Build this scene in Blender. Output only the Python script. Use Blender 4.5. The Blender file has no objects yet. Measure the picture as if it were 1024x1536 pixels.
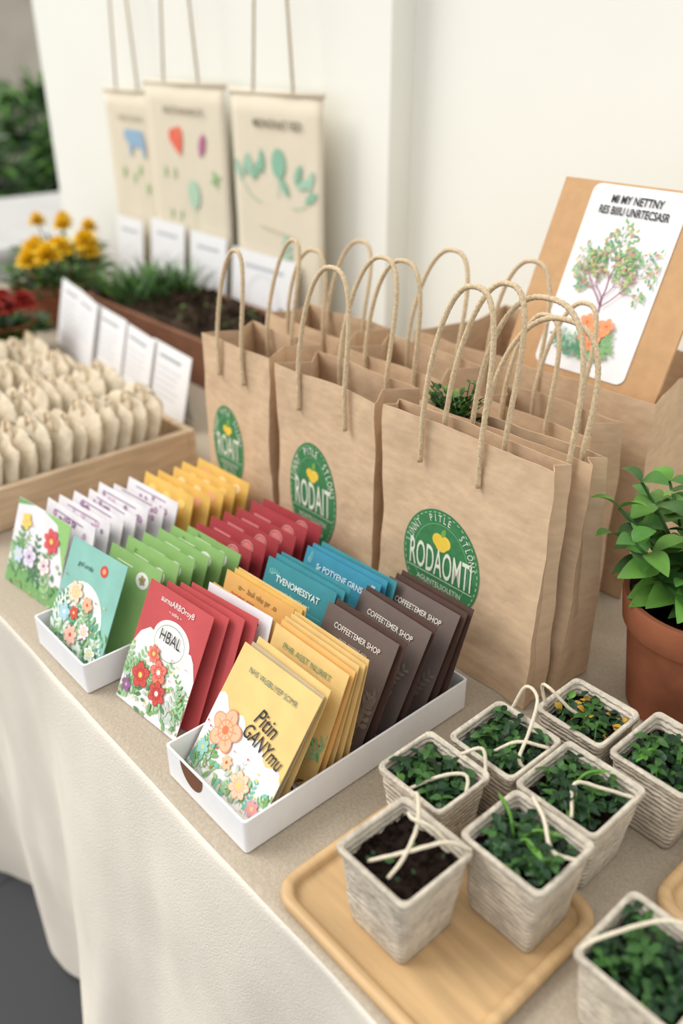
import bpy, math, random
from mathutils import Vector, Matrix, noise
T=0.75
D=bpy.data; C=bpy.context
S=C.scene
rnd=random.Random(7)
def lin(c):
    c=c/255.
    return c/12.92 if c<=.04045 else ((c+.055)/1.055)**2.4
def rgb(r,g,b): return (lin(r),lin(g),lin(b),1)
_m={}
def mat(name,col,rough=.7,var=.06,scale=60,bump=0.,bscale=None,spec=.3,kind='noise',stretch=(1,1,1),col2=None,ribs=0,bstretch=None,bdist=.002,sss=0):
    if name in _m: return _m[name]
    m=D.materials.new(name); m.use_nodes=True
    nt=m.node_tree; N=nt.nodes; Lk=nt.links
    b=N['Principled BSDF']; b.inputs['Roughness'].default_value=rough
    b.inputs['Specular IOR Level'].default_value=spec
    c=rgb(*col); 
    if col2: c2=rgb(*col2)
    else: c2=tuple(max(0,x*(1-var*2)) for x in c[:3])+(1,)
    tc=N.new('ShaderNodeTexCoord'); mp=N.new('ShaderNodeMapping'); mp.inputs['Scale'].default_value=stretch
    Lk.new(tc.outputs['Object'],mp.inputs['Vector'])
    tx=N.new('ShaderNodeTexNoise'); tx.inputs['Scale'].default_value=scale; tx.inputs['Detail'].default_value=5
    Lk.new(mp.outputs[0],tx.inputs['Vector'])
    mx=N.new('ShaderNodeMix'); mx.data_type='RGBA'
    mx.inputs[6].default_value=c; mx.inputs[7].default_value=c2
    rp=N.new('ShaderNodeMapRange'); rp.inputs[1].default_value=.35; rp.inputs[2].default_value=.65
    Lk.new(tx.outputs[0],rp.inputs[0]); Lk.new(rp.outputs[0],mx.inputs[0])
    Lk.new(mx.outputs[2],b.inputs['Base Color'])
    if bump:
        t2=N.new('ShaderNodeTexNoise'); t2.inputs['Scale'].default_value=bscale or scale; t2.inputs['Detail'].default_value=4
        if bstretch:
            mp2=N.new('ShaderNodeMapping'); mp2.inputs['Scale'].default_value=bstretch; Lk.new(tc.outputs['Object'],mp2.inputs['Vector']); Lk.new(mp2.outputs[0],t2.inputs['Vector'])
        else: Lk.new(mp.outputs[0],t2.inputs['Vector'])
        h=t2.outputs[0]
        if ribs:
            wv=N.new('ShaderNodeTexWave'); wv.bands_direction='Z'; wv.inputs['Scale'].default_value=ribs; wv.inputs['Distortion'].default_value=2.5; wv.inputs['Detail'].default_value=2; wv.inputs['Detail Scale'].default_value=3
            Lk.new(tc.outputs['Object'],wv.inputs['Vector'])
            ad=N.new('ShaderNodeMath'); ad.operation='MULTIPLY_ADD'; ad.inputs[1].default_value=.5
            Lk.new(wv.outputs['Fac'],ad.inputs[0]); Lk.new(h,ad.inputs[2]); h=ad.outputs[0]
        bp=N.new('ShaderNodeBump'); bp.inputs['Strength'].default_value=bump; bp.inputs['Distance'].default_value=bdist
        Lk.new(h,bp.inputs['Height']); Lk.new(bp.outputs[0],b.inputs['Normal'])
    _m[name]=m; return m
def cmat(r,g,b,rough=.7): return mat('ink_%d_%d_%d'%(r,g,b),(r,g,b),rough,.03,200)

def link(o): C.collection.objects.link(o); return o
def empty(name,loc=(0,0,0),rot=(0,0,0)):
    e=D.objects.new(name,None); e.empty_display_size=.02; link(e)
    e.location=(loc[0],loc[1],loc[2]+T); e.rotation_euler=rot; return e
class MB:
    def __init__(s): s.v=[];s.f=[];s.m=[]
    def add(s,v,f,m=0):
        o=len(s.v); s.v+= [tuple(p) for p in v]; s.f+=[tuple(i+o for i in q) for q in f]; s.m+=[m]*len(f)
    def box(s,a,b,m=0):
        x0,y0,z0=a;x1,y1,z1=b
        s.add([(x0,y0,z0),(x1,y0,z0),(x1,y1,z0),(x0,y1,z0),(x0,y0,z1),(x1,y0,z1),(x1,y1,z1),(x0,y1,z1)],
          [(0,3,2,1),(4,5,6,7),(0,1,5,4),(1,2,6,5),(2,3,7,6),(3,0,4,7)],m)
    def loft(s,rings,m=0,cap0=False,cap1=False,closed=True):
        n=len(rings[0]); v=[p for r in rings for p in r]; f=[]
        for i in range(len(rings)-1):
            for j in range(n if closed else n-1):
                k=(j+1)%n; f.append((i*n+j,i*n+k,(i+1)*n+k,(i+1)*n+j))
        if cap0: f.append(tuple(range(n))[::-1])
        if cap1: f.append(tuple((len(rings)-1)*n+j for j in range(n)))
        s.add(v,f,m)
    def tube(s,pts,r,m=0,n=8,lobes=0,twist=0,taper=None):
        pts=[Vector(p) for p in pts]; rings=[]; up=Vector((.13,.2,.97)).normalized(); acc=0
        for i,p in enumerate(pts):
            d=(pts[min(i+1,len(pts)-1)]-pts[max(i-1,0)]).normalized()
            if i: acc+=(p-pts[i-1]).length
            a=d.cross(up)
            if a.length<.05: a=d.cross(Vector((1,0,0)))
            a.normalize()
            if rings and a.dot(pa)<0: a=-a
            pa=a.copy(); up=a.cross(d).normalized()
            if up.length<.1: up=Vector((0,0,1))
            b=d.cross(a)
            rr=r*(taper(i/(len(pts)-1)) if taper else 1)
            ring=[]
            for j in range(n):
                t=2*math.pi*j/n
                q=rr*((.74+.26*abs(math.cos(lobes*.5*(t-acc*twist)))) if lobes else 1)
                ring.append(p+a*math.cos(t)*q+b*math.sin(t)*q)
            rings.append(ring); up=b if b.length>.1 else up
        s.loft(rings,m,True,True)
    def obj(s,name,mats,parent=None,smooth=True,loc=None,sub=0,solid=0,split=None,bevel=0,rot=None):
        me=D.meshes.new(name); me.from_pydata(s.v,[],s.f); me.update()
        for mm in mats: me.materials.append(mm)
        for p,i in zip(me.polygons,s.m): p.material_index=i; p.use_smooth=smooth
        o=D.objects.new(name,me); link(o)
        if parent: o.parent=parent
        if loc is not None: o.location=loc if parent else (loc[0],loc[1],loc[2]+T)
        elif not parent: o.location=(0,0,T)
        if rot: o.rotation_euler=rot
        if bevel:
            b=o.modifiers.new('b','BEVEL'); b.width=bevel; b.segments=2; b.limit_method='ANGLE'
        if solid:
            b=o.modifiers.new('s','SOLIDIFY'); b.thickness=solid; b.offset=0
        if sub:
            b=o.modifiers.new('u','SUBSURF'); b.levels=sub; b.render_levels=sub
        if split is not None:
            b=o.modifiers.new('e','EDGE_SPLIT'); b.split_angle=math.radians(split)
        return o
def rsq(hx,hy,r,z,cx=0,cy=0,n=5):
    P=[]
    for k,(sx,sy) in enumerate([(1,1),(-1,1),(-1,-1),(1,-1)]):
        for i in range(n+1):
            a=math.pi/2*(k+i/n)
            P.append((cx+sx*(hx-r)+r*math.cos(a),cy+sy*(hy-r)+r*math.sin(a),z))
    return P
def circ(r,z,n=40,cx=0,cy=0): return [(cx+r*math.cos(2*math.pi*i/n),cy+r*math.sin(2*math.pi*i/n),z) for i in range(n)]
def smoothpath(P,n=10):
    P=[Vector(p) for p in P]; Q=[P[0]*2-P[1]]+P+[P[-1]*2-P[-2]]; out=[]
    for i in range(1,len(Q)-2):
        for k in range(n):
            t=k/n; a,b,c,d=Q[i-1:i+3]
            out.append(.5*((2*b)+(-a+c)*t+(2*a-5*b+4*c-d)*t*t+(-a+3*b-3*c+d)*t**3))
    out.append(P[-1]); return out
def leaf(mb,p,d,L,W,m=0,droop=.3,up=None,fold=.25,n=4):
    d=Vector(d).normalized(); u=Vector((0,0,1)); s=d.cross(u)
    if s.length<.1: s=Vector((1,0,0))
    s.normalize(); nrm=s.cross(d).normalized()
    a=rnd.uniform(-.5,.5); s=(s*math.cos(a)+nrm*math.sin(a)).normalized(); nrm=s.cross(d)
    v=[];f=[]
    for i in range(n+1):
        t=i/n; w=W*.5*math.sin(math.pi*min(1,t*.93+.05))**.8*(1-.25*t) if 0<t<1 else .0005
        c=Vector(p)+d*L*t-Vector((0,0,1))*droop*L*t*t
        v+=[c+s*w+nrm*w*fold,c,c-s*w+nrm*w*fold]
    for i in range(n):
        f+=[(i*3,i*3+1,i*3+4,i*3+3),(i*3+1,i*3+2,i*3+5,i*3+4)]
    mb.add(v,f,m)
LZ=.000005
class Art:
    def __init__(s,rect=None): s.mats=[];s.mb=MB();s.rect=rect;s.lay=0
    def mi(s,m):
        if m not in s.mats: s.mats.append(m)
        return s.mats.index(m)
    def poly(s,pts,m):
        s.lay+=1
        if s.rect:
            x0,y0,x1,y1=s.rect
            pts=[(min(max(x,x0),x1),min(max(y,y0),y1)) for x,y in pts]
        z=s.lay*LZ
        s.mb.add([(x,y,z) for x,y in pts],[tuple(range(len(pts)))],s.mi(m))
    def disc(s,cx,cy,r,m,ry=None,n=28): s.poly([(cx+r*math.cos(2*math.pi*i/n),cy+(ry or r)*math.sin(2*math.pi*i/n)) for i in range(n)],m)
    def ring(s,cx,cy,r,ry,w,m,n=48,dash=0):
        s.lay+=1; z=s.lay*LZ
        v=[];f=[]
        for i in range(n):
            a=2*math.pi*i/n; v+=[(cx+r*math.cos(a),cy+ry*math.sin(a),z),(cx+(r-w)*math.cos(a),cy+(ry-w)*math.sin(a),z)]
            k=(i+1)%n
            if not dash or i%dash: f.append((2*i,2*k,2*k+1,2*i+1))
        s.mb.add(v,f,s.mi(m))
    def flower(s,cx,cy,r,m,mc,n=6,dark=None):
        a0=rnd.random()*6
        P=lambda q:[(cx+q*r*(.66+.34*abs(math.cos(n*a/2)))*math.cos(a+a0),cy+q*r*(.66+.34*abs(math.cos(n*a/2)))*math.sin(a+a0)) for a in [2*math.pi*i/48 for i in range(48)]]
        if dark: s.poly(P(1.08),dark)
        s.poly(P(1),m)
        if dark:
            for k in range(n*2):
                a=a0+math.pi*k/n; s.stroke([(cx+r*.25*math.cos(a),cy+r*.25*math.sin(a)),(cx+r*.75*math.cos(a),cy+r*.75*math.sin(a))],r*.06,dark)
            s.ring(cx,cy,r*.52,r*.52,r*.07,dark,20)
        s.disc(cx,cy,r*.22,mc,n=12)
    def leaf(s,x,y,L,W,a,m):
        c,d=math.cos(a),math.sin(a); P=[]
        for t in [0,.2,.4,.6,.8,1]: P.append((t*L,W*.5*math.sin(math.pi*t)**.8 if 0<t<1 else 0))
        for t in [.8,.6,.4,.2]: P.append((t*L,-W*.5*math.sin(math.pi*t)**.8))
        s.poly([(x+u*c-v*d,y+u*d+v*c) for u,v in P],m)
    def stroke(s,P,w,m):
        s.lay+=1; z=s.lay*LZ; v=[];f=[]
        for i,p in enumerate(P):
            a=P[max(0,i-1)];b=P[min(len(P)-1,i+1)]; dx,dy=b[0]-a[0],b[1]-a[1]; l=math.hypot(dx,dy) or 1
            nx,ny=-dy/l*w/2,dx/l*w/2; v+=[(p[0]+nx,p[1]+ny,z),(p[0]-nx,p[1]-ny,z)]
            if i: f.append((2*i-2,2*i-1,2*i+1,2*i))
        if s.rect:
            x0,y0,x1,y1=s.rect; v=[(min(max(x,x0),x1),min(max(y,y0),y1),z) for x,y,z in v]
        s.mb.add(v,f,s.mi(m))
    def sprig(s,x,y,L,a,m,n=5,lw=.35,sw=.0006):
        bend=rnd.uniform(-.6,.6); P=[]
        for i in range(n+1):
            t=i/n; aa=a+bend*t; P.append((x+L*t*math.cos(aa),y+L*t*math.sin(aa)))
        s.stroke(P,sw,m)
        for i in range(1,n+1):
            l=L*lw*(1.1-.5*i/n)
            for sg in (-1,1): s.leaf(P[i][0],P[i][1],l,l*.42,a+bend*i/n+sg*.8,m)
    def obj(s,name,parent,z=0.0003,M=None):
        o=s.mb.obj(name,s.mats,parent,smooth=False)
        o.matrix_local=(M if M is not None else Matrix.Identity(4))@Matrix.Translation((0,0,z)); return o
def text(body,size,m,parent,x,y,z=.0006,M=None,ang=0,sx=1,shear=0,bold=0,align='CENTER',name='lettering'):
    cu=D.curves.new(name,'FONT'); cu.body=body; cu.size=size; cu.align_x=align; cu.align_y='CENTER'; cu.shear=shear; cu.offset=bold; cu.space_line=.85
    cu.resolution_u=3
    cu.materials.append(m); o=D.objects.new(name,cu); link(o); o.parent=parent
    o.matrix_local=(M if M is not None else Matrix.Identity(4))@Matrix.Translation((x,y,z))@Matrix.Rotation(ang,4,'Z')@Matrix.Diagonal((sx,1,1,1))
    return o
VERT=Matrix.Rotation(math.pi/2,4,'X')   # local xy art -> xz plane facing -Y

# ---------- materials
kraft=mat('kraft_paper',(214,185,153),.82,.065,45,.7,18,.15,stretch=(1,1,3),bstretch=(1,1,.8),bdist=.007)
kraft2=mat('kraft_board',(200,160,118),.8,.05,60,.3,30,.2,bdist=.003)
cord=mat('paper_cord',(220,197,162),.85,.14,400,.3,600,.1)
cream_cord=mat('cotton_cord',(226,215,192),.9,.08,500,.3,600,.1)
green=mat('print_green',(66,132,84),.65,.08,120)
white=mat('white_card',(240,240,241),.6,.015,80,.05,200)
ink=mat('ink_black',(45,45,48),.6,.05,100)
linen=mat('linen_top_cloth',(190,177,158),.9,.08,350,.5,700,.1)
cloth=mat('white_cloth',(229,222,209),.92,.03,12,.5,500,.1)
fiber=mat('moulded_fibre',(214,204,187),.92,.15,80,1.0,150,.1,ribs=60,bdist=.0022)
soil=mat('soil',(44,33,27),.95,.4,160,1,200,.1)
leafd=mat('leaf_dark',(36,68,40),.42,.25,60)
leafm=mat('leaf_mid',(64,106,50),.42,.2,60)
leafb=mat('leaf_bright',(104,156,66),.45,.18,40)
wood=mat('pale_wood',(214,178,130),.5,.12,8,.05,60,.4,stretch=(1,10,1))
wood2=mat('crate_wood',(216,190,158),.6,.12,10,.1,60,.3,stretch=(12,1.5,12))
terra=mat('terracotta',(156,96,68),.8,.16,22,.3,90,.2)
canvas=mat('canvas',(228,218,197),.9,.03,300,.2,800,.1)
pouchm=mat('cotton_pouch',(226,212,187),.92,.08,60,.6,70,.1,bdist=.005)
wallm=mat('wall_paint',(240,240,232),.85,.01,3,.03,200,.2)

# ---------- room shell
def shell_box(name,a,b,m):
    q=MB(); q.box(a,b); return q.obj(name,[m],None,False,(0,0,-T))
fl=MB(); fl.box((-14,-4,-.05),(4,7,0)); 
fm=D.materials.new('slate_tiles'); fm.use_nodes=True
nt=fm.node_tree; b=nt.nodes['Principled BSDF']; b.inputs['Roughness'].default_value=.55
tc=nt.nodes.new('ShaderNodeTexCoord'); br=nt.nodes.new('ShaderNodeTexBrick'); br.offset=0
br.inputs['Scale'].default_value=1; br.inputs['Brick Width'].default_value=.4; br.inputs['Row Height'].default_value=.4; br.inputs['Mortar Size'].default_value=.004
br.inputs['Color1'].default_value=rgb(56,56,60); br.inputs['Color2'].default_value=rgb(48,49,53); br.inputs['Mortar'].default_value=rgb(28,28,30)
nt.links.new(tc.outputs['Object'],br.inputs['Vector']); nt.links.new(br.outputs[0],b.inputs['Base Color'])
fl.obj('floor',[fm],None,False,(0,0,-T))
shell_box('wall_back',(-1.195,1.225,0),(3.2,1.40,3.0),wallm)
shell_box('wall_pillar',(-2.58,1.17,0),(-1.195,1.40,3.0),wallm)

# ---------- table + cloth
tb=MB(); tb.box((-2.42,.29,-.03),(.55,1.13,-.006))
for x in (-2.36,.45):
    for y in (.34,1.05): tb.box((x,y,-.75),(x+.05,y+.05,-.03))
tb.obj('folding_table',[wood],None,False)
cl=MB(); prof=[(1.14,0)]
for i in range(1,9): prof.append((1.14-(1.14-.262)*i/8,0))
for i in range(1,5):
    a=math.pi/2*i/4; prof.append((.262-.010*math.sin(a),-.010+.010*math.cos(a)))
for i in range(1,25): prof.append((.252,-.01-.725*(i/24)**1.3))
nx=360; rings=[]
for i in range(nx+1):
    x=-2.45+3.05*i/nx; r=[]
    for (y,z) in prof:
        k=max(0,-z)/.73
        if z<-.002:
            fo=.024*math.sin(x*11+1.2*math.sin(x*3.1)+k*.6)+.014*math.sin(x*23+2+k)+.022*noise.noise(Vector((x*5,z*3,0)))+.010*noise.noise(Vector((x*18,z*6,4)))
            yy=y+fo*(k**.65)*1.15-.020*k
            zz=z+(.02*math.sin(x*7)*k if k>.8 else 0)
        else: yy=y; zz=z+.0010*noise.noise(Vector((x*6,y*6,3)))-.0006
        r.append((x,yy,zz))
    rings.append(r)
cl.loft(rings,0,closed=False)
np_=len(prof)
for fi in range(len(cl.f)):
    cl.m[fi]=0 if (fi%(np_-1))<10 else 1
side=[]
for j in range(30):
    y=.25+(1.14-.25)*j/29; side.append([(-2.45-.02*math.sin(j*.9)*k/8-.01*k/8,y,-.74*k/8) for k in range(9)])
cl.loft(side,1,closed=False)
cl.obj('tablecloth',[linen,cloth],None,True)

# ---------- paper bags
def bag(x0,x1,y0,db,dt,H,handle=(.35,.65,.13),logo=None,lean=0,name='kraft_paper_bag',seed=0,backshift=0,gus=.022,hback=None):
    xc=(x0+x1)/2; w=x1-x0
    e=empty(name,(xc,y0,0.001)); mb=MB(); rings=[]; NZ=30
    nf=20;ns=6
    for k in range(NZ+1):
        t=k/NZ; z=H*t; d=db+(dt-db)*t**1.3; g=.003+gus*t
        yo=(db-dt)*.12*t+lean*t
        P=[]
        for i in range(nf): P.append([-w/2+w*i/nf,yo,0])
        for i in range(ns):
            u=i/ns; P.append([w/2-g*(1-abs(2*u-1)),yo+d*u,1])
        for i in range(nf): P.append([w/2-w*i/nf,yo+d,1])
        for i in range(ns):
            u=i/ns; P.append([-w/2+g*(1-abs(2*u-1)),yo+d*(1-u),1])
        ring=[]
        for p in P:
            n1=noise.noise(Vector((p[0]*14+seed,p[1]*14,z*10)))
            n2=noise.noise(Vector((p[0]*40+seed,p[1]*40,z*30)))
            a=.0040*n1+.0020*n2
            if logo and p[2]==0:
                rr=math.hypot((p[0]-(logo[0]-xc))/logo[2],(z-logo[1])/logo[3]); a*=min(1,max(0,(rr-1.15)*1.6))
            cr=.0016 if abs(z-.040)<.005 else 0
            if z<.036 and p[2]==0: cr+=.0012*(abs(abs(p[0])-(w/2-.036+z))<.006)
            ring.append((p[0]+a*.5,p[1]+a+(cr if p[2]==0 else 0),z+(.0018*n1*t)))
        rings.append(ring)
    mb.loft(rings,0,cap0=True)
    mb.obj('paper_body',[kraft],e,True,(0,0,0),solid=.0007,split=24)
    yo=(db-dt)*.12+lean
    a,b_,hh=handle
    for kk,(yy,sgn) in enumerate(((yo-.0042,-1),(yo+dt-.006,1))):
        mb=MB(); xs=-w/2+w*a; xe=-w/2+w*b_; r=(xe-xs)/2; cx=(xs+xe)/2+(backshift if kk else 0)
        h2=hh if not(kk and hback) else hback
        pts=[(cx-r-.001,yy,H-.045),(cx-r,yy,H-.02),(cx-r,yy,H)]
        for i in range(1,24):
            an=math.pi*i/24
            pts.append((cx-r*math.copysign(abs(math.cos(an))**.8,math.cos(an))+.008*math.sin(an),yy+(.012+.01*kk)*math.sin(an),H+h2*math.sin(an)**.75))
        pts+=[(cx+r,yy,H),(cx+r,yy,H-.02),(cx+r+.001,yy,H-.045)]
        mb.tube(smoothpath(pts,5),.0029,0,10,lobes=3,twist=400)
        mb.obj('cord_handle',[cord],e)
    if logo:
        lx,lz,rx,rz,word=logo
        A=Art(); lx-=xc
        A.disc(lx,lz,rx,green,rz,n=60)
        A.ring(lx,lz,rx*.955,rz*.955,.0010,cmat(170,205,165),96,2)
        A.ring(lx,lz,rx*.72,rz*.74,.0006,cmat(130,182,135))
        A.disc(lx-.0045,lz+rz*.42,.0075*rx/.05,cmat(236,200,70)); A.disc(lx+.0045,lz+rz*.42,.0075*rx/.05,cmat(242,208,80)); A.disc(lx,lz+rz*.36,.008*rx/.05,cmat(240,204,76))
        A.leaf(lx,lz+rz*.5,.012,.006,1.2,cmat(120,170,80))
        A.stroke([(lx-rx*.85,lz-rz*.32),(lx+rx*.85,lz-rz*.32)],.0008,cmat(215,228,205))
        M0=Matrix.Rotation(math.pi/2-math.atan(yo/H),4,'X')
        o=A.obj('logo_roundel',e,.0009,M0)
        tw=cmat(232,236,218)
        z_=.0014; sz=rz*.76
        text(word,sz,tw,e,lx,lz-rz*.04,z_,M0,sx=1.66*rx/(len(word)*.66*sz),bold=.0003)
        text('AGUNTELSOLETIN\nECNT SOYAL\nSEED & GROW',rz*.14,tw,e,lx,lz-rz*.58,z_,M0,sx=rx/rz)
        s_='LUNNT  PITLE  STLONS'
        for i,ch in enumerate(s_):
            if ch==' ': continue
            an=math.radians(168-156*i/(len(s_)-1))
            text(ch,rz*.19,tw,e,lx+rx*.84*math.cos(an),lz+rz*.84*math.sin(an),z_,M0,ang=an-math.pi/2,sx=.7)
    return e
bag(-.94,-.80,.588,.10,.08,.263,(.3,.66,.115),(-.893,.119,.034,.057,'ROAIT'),seed=1)
bag(-.784,-.612,.588,.09,.065,.263,(.27,.73,.125),(-.718,.112,.043,.069,'RODAIT'),seed=5)
bag(-.597,-.383,.586,.034,.022,.268,(.27,.62,.138),(-.507,.117,.053,.061,'RODAOMTI'),seed=9,backshift=.012,gus=.006)
bag(-.590,-.376,.628,.060,.022,.262,(.36,.90,.135),seed=14,gus=.010,hback=.110)
bag(-.785,-.62,.70,.085,.075,.258,(.25,.75,.12),seed=18)
bag(-.975,-.80,.72,.09,.075,.258,(.30,.72,.10),seed=22)
bag(-.605,-.445,.738,.07,.06,.236,(.28,.66,.11),seed=33)
bag(-.79,-.43,.830,.20,.19,.252,(.36,.58,.12),seed=27,name='large_kraft_paper_bag')

# herb in the front bag
hb=MB()
for i in range(190):
    a=rnd.random()*6.28; r=rnd.random()**.5
    p=Vector((math.cos(a)*.038*r,math.sin(a)*.008*r,-.02+.035*rnd.random()))
    leaf(hb,p,(math.cos(a)*.6,math.sin(a)*.3,.8),rnd.uniform(.008,.015),.006,rnd.choice([0,1,1,2]))
for i in range(14):
    a=rnd.random()*6.28; hb.tube([(0,0,-.16),(math.cos(a)*.02,math.sin(a)*.006,-.02)],.0008,1,5)
for i in range(5):
    a=rnd.uniform(-.6,.6); P=smoothpath([(0,0,-.02),(.02*math.sin(a)+.01,0,.01),(.045*math.sin(a)+.012,0,.032)],4); hb.tube(P,.0006,1,5)
    for q in P[::2]: leaf(hb,q,(rnd.uniform(-1,1),rnd.uniform(-1,1),.6),.008,.004,1)
hb.obj('herb_seedling',[leafd,leafm,leafb],None,True,(-.550,.645,.262))

# sign in the big bag
sg=empty('garden_sign',(-.550,.853,.232),(math.radians(-23),0,math.radians(0)))
mb=MB(); mb.box((-.106,-.002,0),(.106,.002,.238)); mb.obj('kraft_backing',[kraft2],sg,False,(0,0,0),bevel=.0006)
mb=MB(); R_=[(p[0],0,p[1]) for p in rsq(.062,.108,.010,0,0,.124)]
mb.loft([[(x,-.0035,z) for x,_,z in R_],[(x,-.002,z) for x,_,z in R_]],0,True,True); mb.obj('printed_card',[white],sg,False,(0,0,.003))
A=Art((-.059,.02,.059,.23)); pk=cmat(160,108,134); g1=cmat(136,184,122); g2=cmat(100,154,124); g3=cmat(156,194,166)
def branch(x,y,a,L,w,d):
    x2,y2=x+L*math.cos(a),y+L*math.sin(a); A.stroke([(x,y),((x+x2)/2+.001,(y+y2)/2),(x2,y2)],w,pk)
    if d<=2:
        for _ in range(5 if d==0 else 2):
            q=rnd.random()*6.28; A.leaf(x2+rnd.uniform(-.005,.005),y2+rnd.uniform(-.005,.005),rnd.uniform(.004,.007),.0025,q,rnd.choice([g1,g1,g2,cmat(200,200,130),cmat(200,150,130)]))
    if d==0: return
    branch(x2,y2,a*.8+.2*math.pi/2+rnd.uniform(-.2,.2),L*.84,w*.7,d-1)
    branch(x2,y2,a+rnd.uniform(.5,.9),L*.62,w*.5,d-1 if d<3 else d-2)
    branch(x2,y2,a-rnd.uniform(.5,.9),L*.62,w*.5,d-1 if d<3 else d-2)
branch(0,.080,math.pi/2+.05,.028,.0026,5)
branch(.0,.100,math.pi/2+.75,.024,.0016,3); branch(.002,.098,math.pi/2-.75,.026,.0016,3)
for i in range(13): A.sprig(rnd.uniform(-.03,.03),.036,.034,math.pi/2+rnd.uniform(-1.3,1.3),rnd.choice([g2,g3,g1,cmat(130,160,178)]),4)
for (x,y,r) in [(-.006,.078,.010),(.010,.070,.013),(-.002,.064,.011),(.020,.078,.009),(.006,.054,.009)]:
    A.flower(x,y,r,cmat(240,170,124),cmat(225,120,70),5,cmat(232,140,94))
M=Matrix.Translation((0,-.0040,0))@VERT
A.obj('tree_print',sg,0,M)
text('MI MY NETTNY',.0130,ink,sg,0,.219,.0009,M,bold=.0003,sx=.75)
text('RES BIIIU UNRTECSASR',.0130,ink,sg,0,.206,.0009,M,bold=.0003,sx=.68)

# ---------- trays
def card_tray(x0,x1,y0,y1,h,notch=False):
    cx,cy=(x0+x1)/2,(y0+y1)/2; hx,hy=(x1-x0)/2,(y1-y0)/2
    mb=MB(); t=.0022
    R=lambda k,z:rsq(hx-k,hy-k,.003,z,n=2)
    mb.loft([R(0,0),R(0,h),R(t,h),R(t,.003)],0,True,True)
    o=mb.obj('card_display_tray',[white],None,False,(cx,cy,.001),bevel=.0005)
    return o
t1=card_tray(-.547,-.425,.270,.545,.036)
A=Art(); A.poly([(.018*math.cos(a),.036-.022*math.sin(a)) for a in [math.pi*i/16 for i in range(17)]],cmat(120,80,58))
o=A.obj('thumb_notch',t1,0,Matrix.Translation((-.018,-.1377,-.001))@VERT)
card_tray(-.816,-.698,.266,.40,.036)

# ---------- seed packets
def packet_mesh(w,L,t):
    mb=MB(); n=8; m_=8; e=8 if t>=.009 else 3
    v=[];f=[]
    for j in range(m_+1):
        for i in range(n+1):
            v.append(((i/n-.5)*w,j/m_*L,0))
    o=len(v)
    for j in range(m_+1):
        for i in range(n+1):
            u=i/n;vv=j/m_
            pf=(1-abs(2*u-1)**e)*(1-abs(2*vv-1)**e)
            v.append(((u-.5)*w,vv*L,-.0008-t*pf))
    N1=n+1
    for j in range(m_):
        for i in range(n):
            a=j*N1+i; f.append((a,a+1,a+N1+1,a+N1)); a+=o; f.append((a,a+N1,a+N1+1,a+1))
    for i in range(n): f.append((i,i+o,i+1+o,i+1)); 
    for i in range(n): a=m_*N1+i; f.append((a+1,a+1+o,a+o,a))
    for j in range(m_): a=j*N1; f.append((a+N1,a+N1+o,a+o,a)); a+=n; f.append((a,a+o,a+N1+o,a+N1))
    mb.add(v,f,0); return mb
def packet(parent,xc,y,z,w,L,lean,m,yaw=0,t=.0035,roll=0,name='packet'):
    z+=.0012 if abs(roll)>.01 else 0
    o=packet_mesh(w,L,t).obj(name,[m],parent,True,split=40)
    M=Matrix.Translation((xc,y,z))@Matrix.Rotation(math.radians(yaw),4,'Z')@Matrix.Rotation(math.radians(90-lean),4,'X')@Matrix.Rotation(math.radians(roll),4,'Z')
    o.matrix_local=M; return o,M
def pmat(n,c,rough=.62): return mat('packet_'+n,c,rough,.06,30,.3,22,.25,bdist=.004)
yel=pmat('yellow',(230,196,128)); brown=pmat('brown',(112,98,92),.45); brownd=pmat('dark_brown',(84,63,55),.45)
red=pmat('red',(196,84,86)); red2=pmat('deep_red',(170,64,70)); teal=pmat('teal',(68,146,157)); teal2=pmat('blue_teal',(66,148,174))
mint=pmat('mint',(142,194,181)); grn=pmat('green',(144,184,112)); orange=pmat('orange',(232,182,108)); gold=pmat('gold',(234,193,104)); wht=pmat('white',(236,233,236)); cream=pmat('cream',(196,180,148))
W_=cmat(240,238,234); peach=cmat(240,180,146); rd=cmat(204,84,74); pnk=cmat(222,156,160); lg=cmat(154,194,144); dg=cmat(90,134,94); mg=cmat(122,168,106); yl=cmat(238,206,100); pur=cmat(140,100,140); bl=cmat(80,116,152); gry=cmat(190,200,190)
def botanical(A,x0,y0,x1,y1,flowers,nl=20,greens=None,ns=7):
    greens=greens or [lg,dg,mg,gry]
    for i in range(ns): A.sprig(rnd.uniform(x0,x1),y0+rnd.uniform(0,.4)*(y1-y0),(y1-y0)*rnd.uniform(.3,.6),math.pi/2+rnd.uniform(-.7,.7),rnd.choice(greens),6,.28,.0005)
    for i in range(nl): A.leaf(rnd.uniform(x0,x1),rnd.uniform(y0,y0+.6*(y1-y0)),rnd.uniform(.006,.012),.004,rnd.random()*6.28,rnd.choice(greens))
    for i in range(nl//2): A.disc(rnd.uniform(x0,x1),rnd.uniform(y0,y1),.0012,rnd.choice([peach,rd,yl,pnk]),n=8)
    for (x,y,r,m,mc,dk) in flowers: A.flower(x,y,r,m,mc,rnd.choice([5,6,7]),dk)

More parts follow.
